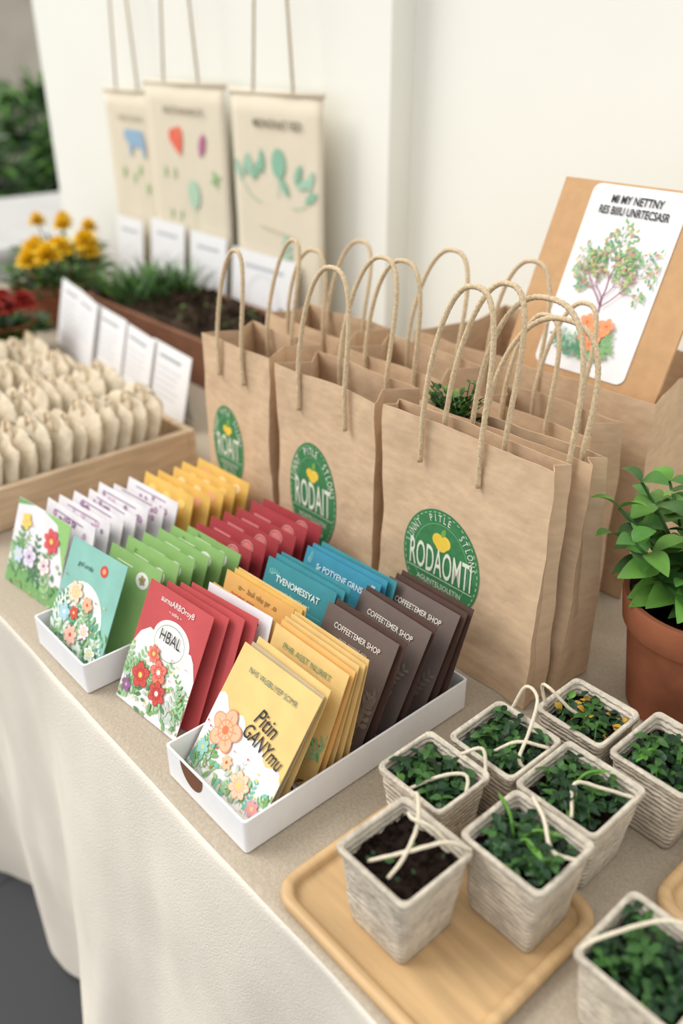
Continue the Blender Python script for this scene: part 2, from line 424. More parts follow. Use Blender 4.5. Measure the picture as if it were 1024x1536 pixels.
# yellow front packet
p=empty('seed_packet'); w,L=.108,.128
o,M=packet(p,-.487,.285,.007,w,L,37,yel,yaw=1)
A=Art((-w/2,0,w/2,L))
pts=[(-w/2,0),(w/2,0),(w/2,.040)]+[(w/2-w*i/20,.046+.030*(i/20)**.8+.005*math.sin(i*1.1)) for i in range(21)]
A.poly(pts,W_)
botanical(A,-w/2,.0,w/2,.050,[(-.026,.052,.019,peach,cmat(220,120,80),cmat(232,146,108)),(.016,.022,.012,cmat(244,206,178),yl,cmat(236,180,140)),(-.008,.030,.007,cmat(240,190,150),rd,None),(.040,.014,.008,pnk,yl,None),(-.042,.026,.008,cmat(150,200,190),yl,None)],50,[lg,mg,cmat(120,190,170),gry],20)
A.obj('botanical_print',p,.0003,M)
text('Pitin',.022,ink,p,.012,.080,.0013,M,shear=.3,ang=-.12,sx=.75,bold=.0001); text('GANYmu',.020,ink,p,.019,.062,.0013,M,shear=.3,ang=-.12,sx=.68,bold=.0001)
text('NHS WsSBUYEP SOMR',.0075,cmat(80,120,110),p,.0,.110,.0011,M,sx=.9)
st=empty('seed_packet_stack')
for y,l,x,m in [(.300,33,-.487,cream),(.312,30,-.486,yel)]: packet(st,x,y,.007,.102,.122,l,m)
st=empty('seed_packet_stack')
for i,(y,l) in enumerate([(.347,23),(.3562,21),(.3652,19),(.3742,17),(.383,15)]):
    o,M=packet(st,-.486+.001*i,y,.007,.102,.120,l,yel if i!=1 else orange,yaw=.3,roll=(0,-.6,.5,-.4,.6)[i])
    if i==0:
        text('PHR ASST NURRT',.0085,cmat(90,140,110),st,0,.106,.0012,M); text('seed mix',.006,ink,st,0,.095,.0012,M)
        A=Art((-.05,0,.05,.085)); botanical(A,-.045,.01,.045,.08,[(-.02,.06,.009,peach,rd,None),(.02,.05,.008,W_,yl,None)],20,[lg,mg],8); A.obj('botanical_print',st,.0003,M)
for gx,ys,rl in [(-.487,(.406,.417),.5),(-.484,(.444,.455),-.5),(-.481,(.482,.4935,.505),.3)]:
    st=empty('seed_packet_stack')
    for i,y in enumerate(ys):
        o,M=packet(st,gx+.003*i,y,.007,.096,.118,27-3*i,brown if i==0 else brownd,yaw=rl,roll=rl*(1,-1,.4)[i])
        if i==0:
            text('COFFEETEMER SHOP',.0080,cmat(228,220,210),st,0,.101,.0012,M,sx=.85,bold=.0001); text('pure roasted mix',.0055,cmat(205,196,186),st,0,.091,.0012,M)
            A=Art((-.046,0,.046,.112)); 
            for k in range(9): A.sprig(rnd.uniform(-.04,.04),rnd.uniform(.0,.04),.035,math.pi/2+rnd.uniform(-.6,.6),rnd.choice([cmat(128,114,106),cmat(140,124,112)]),5)
            A.obj('leaf_print',st,.0003,M)
ch=MB()
for i in range(200):
    leaf(ch,(rnd.uniform(-.535,-.437),rnd.uniform(.33,.535),.006+rnd.random()*.012),(rnd.uniform(-1,1),rnd.uniform(-1,1),rnd.uniform(-.2,.6)),.010,.006,rnd.choice([0,1]),n=2)
ch.obj('dried_petals',[mat('chip',(160,126,90),.8,.2),mat('chip_d',(90,68,50),.8,.2)],None,False)

# red front packet
p=empty('seed_packet'); w,L=.100,.130
o,M=packet(p,-.628,.292,.001,w,L,27,red,yaw=5)
A=Art((-w/2,0,w/2,L))
pts=[(-w/2,0),(w/2,0),(w/2,.062),(w/2-.008,.078),(w/2-.014,.084)]
for i in range(0,21):
    a=math.pi*i/20; pts.append((.004+.028*math.cos(a),.084+.020*math.sin(a)))
pts+=[(-.030,.085),(-.042,.076),(-w/2,.060)]
A.poly(pts,W_)
botanical(A,-w/2,0,w/2,.075,[(-.022,.036,.013,rd,yl,cmat(180,60,60)),(.002,.050,.012,cmat(228,130,110),W_,cmat(190,76,66)),(.008,.030,.012,rd,W_,cmat(170,56,60)),(-.012,.064,.009,cmat(234,140,116),yl,rd),(-.038,.018,.008,pur,pnk,None)],52,None,22)
A.ring(.005,.082,.023,.018,.0006,dg)
A.obj('botanical_print',p,.0003,M)
text('HBAL',.017,ink,p,.004,.086,.0020,M,sx=.8); text('aurnaARBOroyB',.0085,W_,p,0,.119,.0011,M,sx=.9); text('~ cnlra ~',.0055,W_,p,0,.1105,.0011,M)
st=empty('seed_packet_stack')
for i,(x,y,l,m) in enumerate([(-.618,.309,25,red),(-.604,.321,23,red),(-.594,.333,21,red)]): packet(st,x,y,.001,.096,.126,l,m,yaw=5+i)
p=empty('seed_packet'); o,M=packet(p,-.584,.348,.001,.092,.126,19,wht,yaw=6); text('Pitshys FS',.018,ink,p,0,.108,.0008,M,shear=.3,ang=-.05,sx=.8); text('ORY',.014,ink,p,0.02,.088,.0008,M,shear=.3)
st=empty('seed_packet_stack')
for i,(x,y,l,m) in enumerate([(-.583,.358,17,orange),(-.594,.378,20,orange),(-.590,.387,18,gold),(-.586,.396,15,yel)]):
    o,M=packet(st,x,y,.001,.104,.120,l,m,yaw=3,roll=(0,.6,-.6,.4)[i])
    if i==1: text('o~ .bul nlu pr .o',.009,cmat(120,100,60),st,0,.110,.0008,M); text('BORS FSS',.009,rd,st,-.02,.098,.0008,M)
st=empty('seed_packet_stack')
tl=cmat(120,184,186)
for i,(x,y,l,m) in enumerate([(-.588,.423,22,teal),(-.584,.433,20,teal),(-.580,.443,18,teal)]):
    o,M=packet(st,x,y,.001,.102,.122,l,m,yaw=4,roll=(0,-.7,.7)[i])
    if i==0:
        text('TVENOMESSYAT',.0098,cmat(224,242,242),st,0,.104,.0012,M,sx=.9,bold=.0002); text('seeds for wild sort',.006,cmat(205,232,232),st,0,.093,.0012,M)
        A=Art((-.05,0,.05,.12)); A.sprig(-.046,.104,.016,.9,tl,5); A.stroke([(-.04,.086),(.04,.086)],.0008,tl)
        for k in range(6): A.sprig(rnd.uniform(-.04,.04),.03,.04,1.57+rnd.uniform(-.4,.4),tl,5)
        A.obj('leaf_print',st,.0003,M)
st=empty('seed_packet_stack')
for i,(x,y,l,m) in enumerate([(-.574,.467,22,teal2),(-.570,.477,20,teal2),(-.566,.487,18,teal)]):
    o,M=packet(st,x,y,.001,.110,.122,l,m,yaw=3,roll=(0,.7,-.7)[i])
    if i==0:
        text('Sr POTYENE GRNS',.0092,cmat(224,242,250),st,0,.106,.0012,M,sx=.9,bold=.0001); text('tisod corn flwr',.006,cmat(205,232,240),st,0,.095,.0012,M)
        A=Art((-.054,0,.054,.12)); A.sprig(-.05,.104,.014,.9,tl,5); A.stroke([(-.04,.087),(.04,.087)],.0008,tl); A.flower(.046,.114,.004,cmat(160,210,220),yl,5); A.obj('leaf_print',st,.0003,M)
# mint illustrated packet
p=empty('seed_packet'); w,L=.098,.126
o,M=packet(p,-.757,.275,.006,w,L,27,mint,yaw=7)
A=Art((-w/2,0,w/2,L)); A.disc(.016,.108,.0065,rd); A.disc(.016,.108,.003,cmat(240,160,120))
A.disc(-.005,.045,.040,cmat(226,238,228),.042)
botanical(A,-w/2,0,w/2,.085,[(-.018,.072,.012,cmat(240,220,190),yl,peach),(.006,.066,.009,peach,rd,None),(-.012,.050,.008,rd,yl,None),(-.028,.045,.010,cmat(170,206,220),W_,None),(.012,.038,.009,W_,yl,pnk),(-.008,.026,.011,cmat(240,196,186),rd,peach),(.03,.02,.009,W_,yl,lg)],50,[lg,dg,cmat(220,235,220),cmat(100,166,130)],20)
A.obj('botanical_print',p,.0003,M)
text('gnl urde',.008,ink,p,-.015,.103,.0011,M,shear=.2)
def stackpk(n,x0,y0,dy,dx,w,L,lean,m,deco,zf=lambda y:.001,t=.014):
    st=empty('seed_packet_stack')
    for i in range(n):
        y=y0+i*dy; o,M=packet(st,x0+rnd.uniform(-.003,.003)+dx*i,y,zf(y),w*rnd.uniform(.97,1.02),L*rnd.uniform(.96,1.03),lean+rnd.uniform(-1.2,1.2),m,yaw=4+rnd.uniform(-1.5,1.5),t=t,roll=rnd.uniform(-.8,.8))
        A=Art((-w*.47,0,w*.47,L*.95)); deco(A,w,L); A.obj('print',st,.0003,M)
def dgreen(A,w,L):
    A.disc(.018,L-.020,.011,W_,.009); A.flower(.018,L-.020,.006,cmat(170,150,110),dg,5); A.disc(-.028,L-.027,.005,cmat(104,160,74)); A.sprig(-.036,L-.026,.02,.6,cmat(100,156,70),5); A.stroke([(-.03,L-.012),(-.002,L-.012)],.0014,cmat(220,236,200))
def dred(A,w,L):
    A.disc(.02,L-.015,.008,cmat(216,130,128),.006); A.ring(.02,L-.015,.010,.008,.0008,cmat(236,190,180)); A.stroke([(-.04,L-.014),(-.01,L-.014)],.0025,cmat(220,140,138)); A.stroke([(-.04,L-.020),(-.02,L-.020)],.0015,cmat(220,140,138))
def dviol(A,w,L):
    for q in range(9): A.flower(rnd.uniform(-.045,.045),L-.014+rnd.uniform(-.008,.006),rnd.uniform(.003,.0055),rnd.choice([pur,cmat(176,136,170),cmat(150,110,146),cmat(210,180,200)]),W_,5)
    A.stroke([(-.035,L-.006),(.03,L-.006)],.0016,cmat(150,120,150))
def dgold(A,w,L):
    for q in range(3): A.disc(-.03+.03*q+rnd.uniform(-.004,.004),L-.016,.008,rnd.choice([cmat(250,216,130),peach,cmat(250,225,170)]),.006)
stackpk(6,-.733,.312,.0185,.002,.094,.115,24,grn,dgreen,lambda y:.006 if y<.39 else .001)
stackpk(6,-.719,.424,.0185,.001,.100,.112,20,red2,dred)
stackpk(7,-.897,.326,.0175,.002,.110,.102,20,wht,dviol,t=.013)
stackpk(5,-.877,.455,.019,.002,.108,.104,18,gold,dgold)
p=empty('seed_packet'); w,L=.112,.108
o,M=packet(p,-.914,.298,.001,w,L,22,wht,yaw=7)
A=Art((-w/2,0,w/2,L))
A.poly([(-w/2,0),(w/2,0),(w/2,.03),(.02,.02),(-.02,.028),(-w/2,.02)],mg)
A.poly([(-w/2,.10),(-.02,L),(-w/2,L)],mg); A.poly([(w/2,.05),(w/2,L),(.0,L),(.03,.10)],cmat(150,196,120))
botanical(A,-w/2,0,w/2,.09,[(.026,.078,.015,cmat(220,96,100),yl,rd),(-.03,.085,.011,yl,peach,None),(-.012,.045,.014,cmat(230,225,235),pur,cmat(190,170,200)),(.02,.045,.012,W_,pur,pnk),(-.035,.04,.011,cmat(200,215,235),yl,None)],40,[lg,mg,dg],14)
A.obj('botanical_print',p,.0003,M)

# ---------- fibre pots
def fibre_pot(x,y,z=.001,s=.0345,h=.070,kind='green',cords=(),yaw=0,hy=None):
    e=empty('seedling_pot',(x,y,z),(0,0,math.radians(yaw))); hy=hy or s
    mb=MB(); rings=[]
    NZ=14
    for k in range(NZ+1):
        t=k/NZ; q=.80+.18*t
        r=rsq(s*q,hy*q,.006,h*t,n=4)
        rings.append([(a+.0012*noise.noise(Vector((a*80,b*80,c*80+x*50))),b+.0012*noise.noise(Vector((b*80,a*80,c*90+7))),c) for a,b,c in r])
    rings.pop()
    wob=lambda R:[(a+.0008*noise.noise(Vector((a*70+x*90,b*70,5))),b+.0008*noise.noise(Vector((b*70,a*70+y*90,9))),c+.0012*noise.noise(Vector((a*60+x*40,b*60,1)))) for a,b,c in R]
    rings+= [wob(R) for R in [rsq(s*.975,hy*.975,.006,h-.0065,n=6),rsq(s+.0005,hy+.0005,.006,h-.0055,n=6),rsq(s+.0012,hy+.0012,.0065,h-.001,n=6),rsq(s+.0002,hy+.0002,.006,h+.001,n=6),rsq(s-.0022,hy-.0022,.005,h+.001,n=6),rsq(s-.0034,hy-.0034,.005,h-.0005,n=6),rsq(s*.9-.002,hy*.9-.002,.005,h-.03,n=6)]] if False else [wob(R) for R in [rsq(s*.975,hy*.975,.006,h-.0065,n=4),rsq(s+.0005,hy+.0005,.006,h-.0055,n=4),rsq(s+.0012,hy+.0012,.0065,h-.001,n=4),rsq(s+.0002,hy+.0002,.006,h+.001,n=4),rsq(s-.0022,hy-.0022,.005,h+.001,n=4),rsq(s-.0034,hy-.0034,.005,h-.0005,n=4),rsq(s*.9-.002,hy*.9-.002,.005,h-.03,n=4)]]
    mb.loft(rings,0,cap0=True); mb.obj('fibre_shell',[fiber],e,True,(0,0,0),split=50)
    mb=MB(); n=16; hz=h-.014
    v=[];f=[]
    for j in range(n+1):
        for i in range(n+1):
            u=(i/n*2-1)*(s-.0048);w=(j/n*2-1)*(hy-.0048)
            v.append((u,w,hz+.006*noise.noise(Vector((u*120+x*90,w*120,y*80)))))
    for j in range(n):
        for i in range(n): a=j*(n+1)+i; f.append((a,a+1,a+n+2,a+n+1))
    mb.add(v,f,0)
    for i in range(90):
        u=rnd.uniform(-.82,.82)*s;w=rnd.uniform(-.82,.82)*hy; r=rnd.uniform(.001,.0032)
        c=Vector((u,w,hz+.003)); q=[c+Vector((rnd.uniform(-1,1),rnd.uniform(-1,1),rnd.uniform(-1,1))).normalized()*r for _ in range(6)]
        mb.add(q,[(0,1,2),(2,3,4),(4,5,0),(1,3,5),(0,2,4)],0)
    mb.obj('potting_soil',[soil],e,False,(0,0,0))
    mb=MB()
    nn={'soil':8,'green':170,'mixed':130,'yellow':130,'big':130}[kind]
    for i in range(nn):
        u=rnd.uniform(-.86,.86)*s;w=rnd.uniform(-.86,.86)*hy
        a=rnd.random()*6.28; L=rnd.uniform(.006,.012)*(.7 if kind=='soil' else 1)
        leaf(mb,(u*.88,w*.88,hz+.001+rnd.random()*.007),(math.cos(a),math.sin(a),rnd.uniform(.1,1.1)),L,L*.78,rnd.choices([0,1,2,3],[6,2.0,.2,(2 if kind=='yellow' else 0)])[0],n=4,fold=.15)
    ns_={'soil':0,'green':18,'mixed':16,'yellow':8,'big':16}[kind]
    for i in range(ns_):
        u=rnd.uniform(-.72,.72)*s;w=rnd.uniform(-.72,.72)*hy; hgt=rnd.uniform(.008,.016)+(.007 if i%6==0 else 0)
        lx,ly=rnd.uniform(-.004,.004),rnd.uniform(-.004,.004); top=Vector((u+lx,w+ly,hz+.002+hgt))
        mb.tube([(u,w,hz),(u+lx*.4,w+ly*.4,hz+hgt*.5),top],.0006,2,5)
        m1=rnd.choice([0,0,1,1]); a=rnd.random()*6.28
        for q in range(2):
            for sg_ in (0,math.pi): leaf(mb,top-Vector((0,0,.004*q)),(math.cos(a+sg_+q*1.57),math.sin(a+sg_+q*1.57),.35),rnd.uniform(.008,.012),.0068,m1,droop=.4,n=5,fold=.2)
    if kind in('big','mixed'):
        for i in range(3 if kind=='big' else 1):
            a=rnd.random()*6.28; mb.tube(smoothpath([(-.01,0,hz),(-.01+.012*math.cos(a),.012*math.sin(a),hz+.018),(-.01+.024*math.cos(a),.024*math.sin(a),hz+.020)],5),.0013,2,6)
            leaf(mb,(-.01+.012*math.cos(a),.012*math.sin(a),hz+.016),(math.cos(a),math.sin(a),.4),.024,.006,2,n=5)
    mb.obj('seedlings',[leafd,leafm,leafb,mat('petal_y',(200,160,60),.6,.1)],e,True,(0,0,0))
    for c in cords:
        mb=MB(); mb.tube(smoothpath(c,8),.0017,0,8,lobes=3,twist=450); mb.obj('cord_loop',[cream_cord],e)
h=.077
fibre_pot(-.294,.321,.008,.0355,h,'soil',[[(-.020,.032,h-.014),(-.024,.036,h+.010),(-.014,.028,h+.014),(.0,.012,h+.012),(.008,-.010,h+.004),(.006,-.022,h-.008)],[(.034,.034,h+.002),(.022,.020,h+.010),(.008,-.002,h+.006),(-.010,-.018,h-.006),(-.016,-.02,h-.012)],[(-.016,.02,h+.008),(-.004,.012,h+.018),(.01,.018,h+.016),(.024,.024,h+.002)]])
fibre_pot(-.240,.394,.008,.0365,h,'big',[[(.036,.012,h),(.02,.002,h+.004),(.0,.018,h+.008),(-.02,.032,h+.004)]],hy=.033)
h=.072
fibre_pot(-.339,.401,.008,.0345,.066,'green',[[(.034,.0,.060),(.024,.012,.070),(.010,.0,.068),(-.006,-.022,.056)],[(.03,.030,.062),(.018,.038,.078),(.006,.026,.072)]],hy=.031)
fibre_pot(-.250,.477,.001,.0375,h,'mixed',[[(.036,.022,h),(.016,.006,h+.006),(.0,-.01,h+.010),(.014,-.032,h)]],hy=.036)
fibre_pot(-.325,.475,.001,.0345,h,'green',[[(-.022,.036,h-.004),(-.014,.042,h+.024),(.002,.038,h+.022),(.014,.012,h+.006),(.024,-.012,h+.002),(.032,-.012,h-.006)],[(-.005,-.02,h-.012),(.012,.0,h+.004),(.032,.018,h)]],hy=.034)
fibre_pot(-.298,.557,.001,.034,h,'yellow',[[(-.030,-.02,h-.004),(-.036,-.022,h+.018),(-.024,-.028,h+.026),(-.008,-.02,h+.010),(.0,-.006,h-.004)]],hy=.031)
fibre_pot(-.222,.565,.001,.035,h,'mixed',[[(.0,.032,h-.002),(.006,.038,h+.014),(.02,.032,h+.016),(.032,.022,h)]],hy=.037)
fibre_pot(-.132,.388,.001,.037,h,'green',[[(-.036,-.032,h-.004),(-.030,-.02,h+.006),(-.005,.02,h+.014),(.02,.032,h+.010),(.036,.036,h)]],hy=.036)
fibre_pot(-.118,.59,.009,.0345,h,'mixed')

def wood_tray(x0,x1,y0,y1,h=.013):
    cx,cy=(x0+x1)/2,(y0+y1)/2; hx,hy=(x1-x0)/2,(y1-y0)/2
    mb=MB(); R=lambda k,z:rsq(hx-k,hy-k,.022-k*.6,z,n=8)
    mb.loft([R(.004,0),R(.001,.003),R(0,.007),R(.0005,h-.002),R(.003,h),R(.007,h),R(.0095,h-.002),R(.0105,.0065),R(.013,.0055)],0,True,True)
    mb.obj('wooden_tray',[wood],None,True,(cx,cy,.001),split=50)
wood_tray(-.380,-.190,.260,.438)
wood_tray(-.178,-.0,.475,.66)

# ---------- terracotta pot with basil
e=empty('potted_basil',(-.284,.711,.001))
mb=MB(); N_=48
mb.loft([circ(.050,0,N_),circ(.052,.003,N_),circ(.065,.098,N_),circ(.069,.099,N_),circ(.070,.101,N_),circ(.074,.130,N_),circ(.073,.133,N_),circ(.068,.133,N_),circ(.065,.114,N_)],0,cap0=True)
mb.obj('terracotta_pot',[terra],e,True,(0,0,0),split=40)
mb=MB(); rings=[circ(.066*k/6+.0001,.114+.002*math.sin(k*3),24) for k in range(7)]
mb.loft(rings,0)
for i in range(90):
    a=rnd.random()*6.28;r=.06*rnd.random()**.5; c=Vector((r*math.cos(a),r*math.sin(a),.117)); q=[c+Vector((rnd.uniform(-1,1),rnd.uniform(-1,1),rnd.uniform(-1,1))).normalized()*.003 for _ in range(6)]
    mb.add(q,[(0,1,2),(2,3,4),(4,5,0),(1,3,5),(0,2,4)],0)
mb.obj('potting_soil',[soil],e,False,(0,0,0))
mb=MB()
def basil_stem(a,lean,Hs,base):
    f_=lambda t: base+Vector((math.cos(a)*lean*Hs*t**1.5,math.sin(a)*lean*Hs*t**1.5,Hs*t))
    mb.tube([f_(t/10) for t in range(11)],.0016,1,6)
    for k,t in enumerate([.25,.45,.65,.85,1]):
        c=f_(t); b0=a+k*1.57+rnd.uniform(-.3,.3)
        for sg_ in (0,math.pi):
            L=rnd.uniform(.043,.058)*(1.2-.58*t)
            leaf(mb,c,(math.cos(b0+sg_),math.sin(b0+sg_),.4+.5*(t>.9)),L,L*.68,rnd.choice([2,2,2,3,3,1]),droop=.5,n=8,fold=.3)
for s_ in range(11):
    a=s_/11*6.28+.3; basil_stem(a,rnd.uniform(.45,.8),rnd.uniform(.06,.10),Vector((.02*math.cos(a),.02*math.sin(a),.113)))
for a,ln,Hs in [(.2,.1,.125),(1.4,.3,.12),(3.4,.55,.12),(4.4,.3,.135),(3.9,.75,.11),(5.2,.5,.11),(2.6,.3,.13),(3.0,.8,.09),(4.0,.95,.085)]: basil_stem(a,ln,Hs,Vector((.01*math.cos(a),.01*math.sin(a),.113)))
mb.obj('basil_leaves',[leafd,leafm,mat('basil_green',(104,156,66),.42,.16,30),mat('basil_deep',(80,132,58),.42,.16,30)],e,True,(0,0,0))

# ---------- wooden crate and pouches
mb=MB(); x0,x1,y0,y1,hh=-1.66,-1.085,.28,.655,.062; t=.013
mb.box((x0,y0,0),(x1,y0+t,hh)); mb.box((x0,y1-t,0),(x1,y1,hh)); mb.box((x0,y0+t,0),(x0+t,y1-t,hh)); mb.box((x1-t,y0+t,0),(x1,y1-t,hh)); mb.box((x0+t,y0+t,.003),(x1-t,y1-t,.012))
mb.obj('wooden_crate',[wood2],None,False,(0,0,.001),bevel=.0015)
pe=empty('cotton_pouches')
mb=MB(); cb=MB()
for ci,cx in enumerate((-1.163,-1.293,-1.423,-1.553)):
    for ri in range(12):
        y=.312+ri*.0245; w=.061*rnd.uniform(.93,1.04); rings=[]; jx=rnd.uniform(-.004,.004); tilt=rnd.uniform(.25,.34); hs=rnd.uniform(.88,1.02); yw=rnd.uniform(-.06,.06)
        zz=[0,.006,.02,.045,.070,.088,.098,.104,.110]
        ww=[.92,.98,1,1.0,1.0,.985,.96,.93,.88]; dd=[.4,.9,1.1,1.1,.92,.62,.34,.16,.10]
        for zi,(z,a,d) in enumerate(zip(zz,ww,dd)):
            z*=hs; ring=[]
            for k in range(28):
                an=2*math.pi*k/28; c_=math.cos(an); cxx=math.copysign(abs(c_)**.6,c_)
                ruf=math.sin(cxx*10+ri*2+ci)*(1 if zi>5 else .35)
                arch=-.014*abs(cxx)**3*(z/.1)
                ring.append((cx+jx+w*a*cxx,y+.0112*d*math.sin(an)+tilt*z+yw*w*a*cxx+.0020*ruf+.003*noise.noise(Vector((k*.4,ri*3.3+ci,z*25))),.014+z+arch+.003*noise.noise(Vector((cxx*2.2,ri+ci*5,z*30)))))
            rings.append(ring)
        mb.loft(rings,0,True,True)
        yt=y+tilt*.1*hs; zt=.014+.104*hs
        a=rnd.uniform(-.5,.5); bx=cx+jx+.03*a
        cb.tube(smoothpath([(bx-.016,yt-.006,zt-.012),(bx-.012,yt-.006,zt+.004),(bx,yt-.006,zt+.011),(bx+.012,yt-.006,zt+.004),(bx+.016,yt-.008,zt-.014)],4),.0018,0,6)
mb.obj('pouch_fabric',[pouchm],pe,True); cb.obj('drawstrings',[cord],pe,True)
for cx in (-1.163,-1.293,-1.423,-1.553):
    A=Art((-.052,.0,.052,.078))
    A.poly([(-.046,.008),(.046,.008),(.048,.066),(.02,.074),(-.02,.074),(-.048,.066)],cmat(236,230,216))
    botanical(A,-.04,.02,.04,.070,[(-.020,.056,.011,rd,yl,None),(.014,.045,.011,yl,rd,None),(0,.062,.008,pnk,yl,None),(.03,.056,.008,peach,yl,None)],14,None,5)
    A.obj('pouch_label',pe,0,Matrix.Translation((cx,.2955,.014))@Matrix.Rotation(math.radians(90-14),4,'X'))

# ---------- info cards standing behind crate
for i,(x,y,yaw,hh) in enumerate([(-1.285,.712,-5,.13),(-1.415,.722,-8,.13),(-1.54,.733,-6,.135),(-1.665,.745,-12,.14),(-1.77,.765,-9,.14)]):
    e=empty('info_card',(x,y,.001),(math.radians(-14),0,math.radians(yaw)))
    mb=MB(); mb.box((-.072,-.0006,0),(.072,.0006,hh)); 
    mb.obj('card',[white],e,False,(0,0,0))
    A=Art(); 
    A.stroke([(-.04,hh-.02),(.04,hh-.02)],.005,cmat(160,165,175))
    for k in range(5): A.stroke([(-.045,hh-.04-.012*k),(.045-.02*rnd.random(),hh-.04-.012*k)],.002,cmat(195,200,208))
    A.obj('print',e,0,Matrix.Translation((0,-.0012,0))@VERT)
    mb=MB(); mb.add([(-.05,.0006,.1),(.05,.0006,.1),(.05,.034,.010),(-.05,.034,.010)],[(0,1,2,3)]); mb.obj('stand_flap',[white],e,False,(0,0,0))

# ---------- soil planter and flowers
e=empty('seedling_trough',(-1.54,.955,.001))
mb=MB(); mb.loft([rsq(.26,.10,.01,0),rsq(.275,.112,.012,.10),rsq(.265,.102,.01,.10),rsq(.262,.100,.01,.08)],0,True); mb.obj('trough',[mat('brown_plastic',(140,96,72),.6,.1,20)],e,True,(0,0,0),split=40)
mb=MB(); n=40;m2=16;v=[];f=[]
for j in range(m2+1):
    for i in range(n+1):
        u=(i/n*2-1)*.264;w=(j/m2*2-1)*.101; v.append((u,w,.10+.018*noise.noise(Vector((u*25,w*25,1)))+.01*noise.noise(Vector((u*90,w*90,1)))))
for j in range(m2):
    for i in range(n): a=j*(n+1)+i; f.append((a,a+1,a+n+2,a+n+1))
mb.add(v,f)
for i in range(260):
    c=Vector((rnd.uniform(-.25,.25),rnd.uniform(-.09,.09),.110)); q=[c+Vector((rnd.uniform(-1,1),rnd.uniform(-1,1),rnd.uniform(-1,1))).normalized()*rnd.uniform(.003,.014) for _ in range(6)]
    mb.add(q,[(0,1,2),(2,3,4),(4,5,0),(1,3,5),(0,2,4)],0)
mb.obj('potting_soil',[mat('dry_soil',(76,62,50),.95,.3,100,1,150,.1)],e,False,(0,0,0))
mb=MB()
for i in range(520):
    u=rnd.uniform(-.26,-.10);w=rnd.uniform(-.09,.09); a=rnd.random()*6.28
    leaf(mb,(u,w,.09),(math.cos(a)*.6,math.sin(a)*.6,1),rnd.uniform(.06,.13),.004,rnd.choice([1,1,2]),droop=.3,n=3)
for i in range(26):
    u=rnd.uniform(-.1,.24);w=rnd.uniform(-.09,.09); a=rnd.random()*6.28
    leaf(mb,(u,w,.105),(math.cos(a),math.sin(a),.6),.02,.010,rnd.choice([1,2]),n=3)
mb.obj('seedlings',[leafd,leafm,leafb],e,False,(0,0,0))
def flowerbox(x,y,r,col,nf,hz,name,darkc,fs=1.0):
    e=empty(name,(x,y,.001))
    mb=MB(); mb.loft([circ(r*.75,0,30),circ(r,.075,30),circ(r*.92,.075,30),circ(r*.9,.06,30)],0,True,True); mb.obj('pot',[terra],e,True,(0,0,0),split=40)
    mb=MB()
    for i in range(300):
        a=rnd.random()*6.28;q=r*rnd.random()**.5
        leaf(mb,(q*math.cos(a),q*math.sin(a),.06+rnd.random()*(hz-.1)),(math.cos(a),math.sin(a),rnd.uniform(.1,1.2)),.05,.012,rnd.choice([0,1,1,2]),n=3)
    for i in range(nf):
        a=i*2.4;q=r*((i+.5)/nf)**.5*.95; c=Vector((q*math.cos(a),q*math.sin(a),hz+rnd.uniform(-.025,.025)))
        mb.tube([(c.x*.5,c.y*.5,.06),c],.002,1,5)
        for ring,(k,R,up_) in enumerate([(12,.024,-.1),(12,.024,.35),(11,.022,.9),(9,.020,1.8),(6,.018,4)]):
            for j in range(k):
                b=j/k*6.28+ring; R2=R*fs
                leaf(mb,c+Vector((0,0,.002*ring)),(math.cos(b),math.sin(b),up_),R2,R2*.8,4 if ring==4 else 3,droop=.1,n=3)
    mb.obj('blooms',[leafd,leafm,leafb,mat(name+'_petal',col,.6,.06,60),mat(name+'_core',darkc,.6,.1,60)],e,True,(0,0,0))
flowerbox(-2.0,.87,.112,(254,216,50),7,.158,'potted_marigolds',(252,210,44),1.5)
flowerbox(-1.815,.650,.072,(176,60,52),6,.095,'potted_red_flowers',(150,46,40),1.3)
flowerbox(-2.25,1.0,.10,(250,208,54),5,.15,'potted_marigolds',(250,196,36),1.2)

# ---------- hanging canvas banners
def banner(x0,x1,ztop,zb,y,draw,seed):
    xc=(x0+x1)/2; w=x1-x0; e=empty('canvas_banner',(xc,y,0))
    mb=MB(); rings=[]
    for j in range(13):
        z=zb+(ztop-zb)*j/12; rings.append([(-w/2+w*i/12,.0022*noise.noise(Vector((i*.4+seed,j*.4,0))),z) for i in range(13)])
    mb.loft(rings,0,closed=False)
    mb.obj('canvas',[canvas],e,True,(0,0,0),solid=.002)
    mb=MB(); mb.tube([(-w/2-.004,0,ztop),(w/2+.004,0,ztop)],.005,0,10); mb.obj('hem_rod',[canvas],e)
    mb=MB()
    for sx in (-1,1):
        mb.tube([(sx*w*.22,-.003,ztop),(sx*w*.08+(.0),0,ztop+.45),(0,.02,ztop+.8)],.0028,0,8,lobes=3,twist=300)
    mb.tube([(0,.015,ztop+.8),(0,.05,ztop+.8)],.005,0,8)
    mb.obj('hanging_rope',[cord],e)
    A=Art(); draw(A,w,ztop); M=Matrix.Translation((0,-.0036,0))@VERT; A.obj('print',e,0,M)
    return e,M
tg=cmat(142,190,164); tg2=cmat(168,205,182)
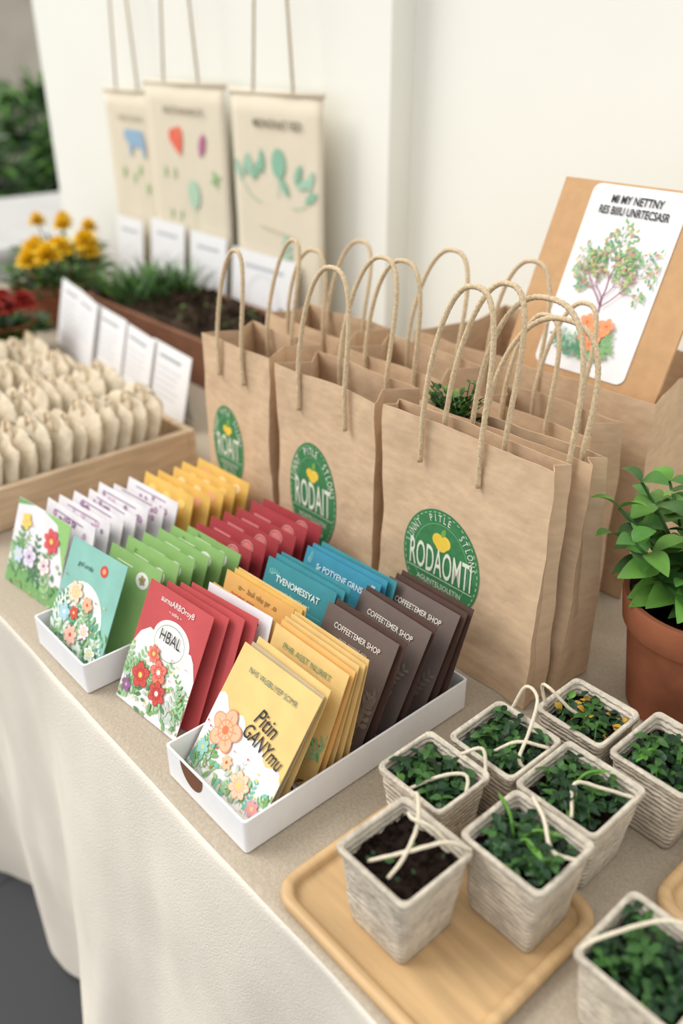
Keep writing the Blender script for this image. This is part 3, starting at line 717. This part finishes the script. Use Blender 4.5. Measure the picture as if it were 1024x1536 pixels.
def d3(A,w,z):
    A.disc(.01,z-.125,.022,tg,.028); A.stroke([(.01,z-.15),(.006,z-.19)],.002,tg)
    for x,y,a in [(-.115,-.17,2.0),(-.105,-.16,1.3),(-.08,-.16,1.8),(-.075,-.165,1.1),(-.045,-.15,1.6)]:
        A.leaf(x,z+y,.050,.018,a,rnd.choice([tg,tg2])); 
    for x,y,a in [(.06,-.16,1.1),(.065,-.165,.4),(.10,-.17,1.2),(.09,-.19,.5),(.04,-.185,2.2)]: A.leaf(x,z+y,.045,.018,a,rnd.choice([tg,tg2]))
    A.stroke([(-.11,z-.17),(-.085,z-.195),(-.05,z-.205)],.002,tg); A.stroke([(.11,z-.175),(.085,z-.20),(.05,z-.205)],.002,tg)
    A.stroke([(-.06,z-.25),(.06,z-.262)],.003,cmat(210,198,175))
    A.sprig(.02,z-.36,.09,1.4,tg2,5,sw=.002)
def d2(A,w,z):
    A.disc(-.050,z-.108,.017,cmat(232,110,88),n=24); A.disc(-.027,z-.102,.016,cmat(236,120,92)); A.poly([(-.066,z-.114),(-.05,z-.13),(-.024,z-.148),(-.014,z-.125),(-.011,z-.104)],cmat(234,114,90))
    A.leaf(.055,z-.145,.055,.024,1.2,cmat(186,110,150)); A.disc(.02,z-.225,.024,cmat(180,212,186),.03); A.stroke([(.02,z-.25),(.018,z-.31)],.002,cmat(180,212,186))
    for a in range(4): A.leaf(.11,z-.185,.02,.01,a*1.57+.4,cmat(150,192,130))
    for x in (-.1,-.06): A.leaf(x,z-.2,.03,.014,1.4,cmat(196,212,170)); A.leaf(x+.01,z-.29,.03,.014,1.1,cmat(196,212,170))
def d1(A,w,z):
    A.poly([(-.04,z-.10),(-.03,z-.085),(.05,z-.085),(.06,z-.12),(.058,z-.145),(.048,z-.145),(.045,z-.125),(.0,z-.122),(-.005,z-.145),(-.016,z-.145),(-.018,z-.12)],cmat(150,182,208))
    for x,y in [(-.06,-.2),(-.01,-.21),(.02,-.19),(.05,-.23)]: A.leaf(x,z+y,.032,.013,1.3,cmat(170,204,146))
gt=cmat(140,130,112)
e,M=banner(-1.60,-1.315,.506,.03,1.118,d3,1); text('MONONAT EED',.021,gt,e,.01,.506-.055,.002,M,bold=.0005)
e,M=banner(-1.945,-1.63,.512,.03,1.122,d2,2); text('BOUTDAHUNS OF',.019,gt,e,0,.512-.055,.002,M,bold=.0003)
e,M=banner(-2.165,-1.93,.488,.03,1.135,d1,3); text('WLDO SOUNS',.018,gt,e,0,.488-.06,.002,M)
for x0,x1,zt in [(-2.12,-1.99,.20),(-1.95,-1.80,.215),(-1.775,-1.63,.21),(-1.605,-1.38,.20)]:
    e=empty('price_card',((x0+x1)/2,1.085,.001),(math.radians(-6),0,0)); hw=(x1-x0)/2
    mb=MB(); mb.box((-hw,-.001,0),(hw,.001,zt)); mb.obj('card',[white],e,False,(0,0,0))
    A=Art(); A.stroke([(-hw*.6,zt-.03),(hw*.6,zt-.03)],.007,cmat(186,192,198)); A.ring(0,zt*.5,hw*.5,hw*.5,.002,cmat(212,218,222))
    for k in range(3): A.stroke([(-hw*.6,.05-.014*k),(hw*.6,.05-.014*k)],.003,cmat(215,220,224))
    A.obj('print',e,0,Matrix.Translation((0,-.0016,0))@VERT)

# ---------- outdoors
q=MB(); q.box((-4.25,.2,0),(-3.25,2.6,.64)); q.box((-4.3,.15,.64),(-3.2,2.65,.68)); q.obj('stone_ledge',[mat('pale_stone',(196,194,191),.8,.05,6)],None,False,(0,0,-T),bevel=.01)
def bush(x,y,z,r,n,L,name='garden_bush'):
    mb=MB(); mb.tube([(0,0,-z),(0,0,r*.3)],.03,3,8)
    for i in range(n):
        d=Vector((rnd.gauss(0,1),rnd.gauss(0,1),rnd.gauss(0,.8))).normalized(); p=d*r*rnd.random()**.4
        leaf(mb,p,d+Vector((0,0,.3)),L,L*.28,rnd.choice([0,1,1,2,2]),droop=.5,n=3)
    mb.obj(name,[leafd,leafm,leafb,mat('bark',(90,70,55),.9,.2)],None,False,(x,y,z-T))
bush(-5.3,1.80,.60,.33,800,.18)
bush(-5.35,2.65,.62,.33,800,.18)
bush(-7.3,3.3,.75,.35,500,.25)
mb=MB(); mb.tube([(0,0,0),(.02,0,1.1)],.03,3,8)
for i in range(16):
    a=i*2.4; d=Vector((math.cos(a),math.sin(a),.6))
    for k in range(9):
        c=Vector((0,0,1.05))+d*.06*k-Vector((0,0,.006*k*k))
        for sg_ in(-1,1): leaf(mb,c,Vector((math.cos(a+sg_),math.sin(a+sg_),-.1)),.13,.03,rnd.choice([1,2]),n=3)
mb.obj('garden_palm',[leafd,leafm,leafb,mat('bark',(90,70,55),.9,.2)],None,False,(-6.6,2.35,-T))
q=MB(); q.box((-10,-1,0),(-9.8,6.5,4)); q.obj('wall_garden',[mat('beige_render',(206,198,182),.9,.05,4)],None,False,(0,0,-T))
q=MB(); q.box((-9.79,4.35,1.75),(-9.73,4.9,3.0)); q.obj('window_1',[mat('dark_glass',(70,72,70),.3,.1,4)],None,False,(0,0,-T))

# ---------- light
w=D.worlds.new('w'); S.world=w; w.use_nodes=True
bg=w.node_tree.nodes['Background']; bg.inputs[0].default_value=(1,.996,.985,1); bg.inputs[1].default_value=1.06
def sun(d,e,ang,col=(1,1,1)):
    l=D.lights.new('sun','SUN'); l.energy=e; l.angle=math.radians(ang); l.color=col; o=D.objects.new('daylight_sun',l); link(o)
    o.rotation_euler=Vector(d).to_track_quat('Z','Y').to_euler()
sun((-.62,-.52,.80),2.3,34,(1,.97,.92))

# ---------- camera
cam=D.cameras.new('camera'); co=D.objects.new('camera',cam); link(co); S.camera=co
a1=math.radians(41.5); hy=math.hypot(713,1300); sp=713/hy;cp=1300/hy
Fw=Vector((-math.cos(a1)*cp,math.sin(a1)*cp,-sp))
co.location=(0,0,.6+T); co.rotation_euler=Fw.to_track_quat('-Z','Y').to_euler()
cam.sensor_fit='VERTICAL'; cam.sensor_height=36; cam.lens=1300*36/1536
cam.clip_start=.02
cam.dof.use_dof=True; cam.dof.focus_distance=.81; cam.dof.aperture_fstop=2.7
S.view_settings.view_transform='Standard'; S.view_settings.look='None'; S.view_settings.exposure=0
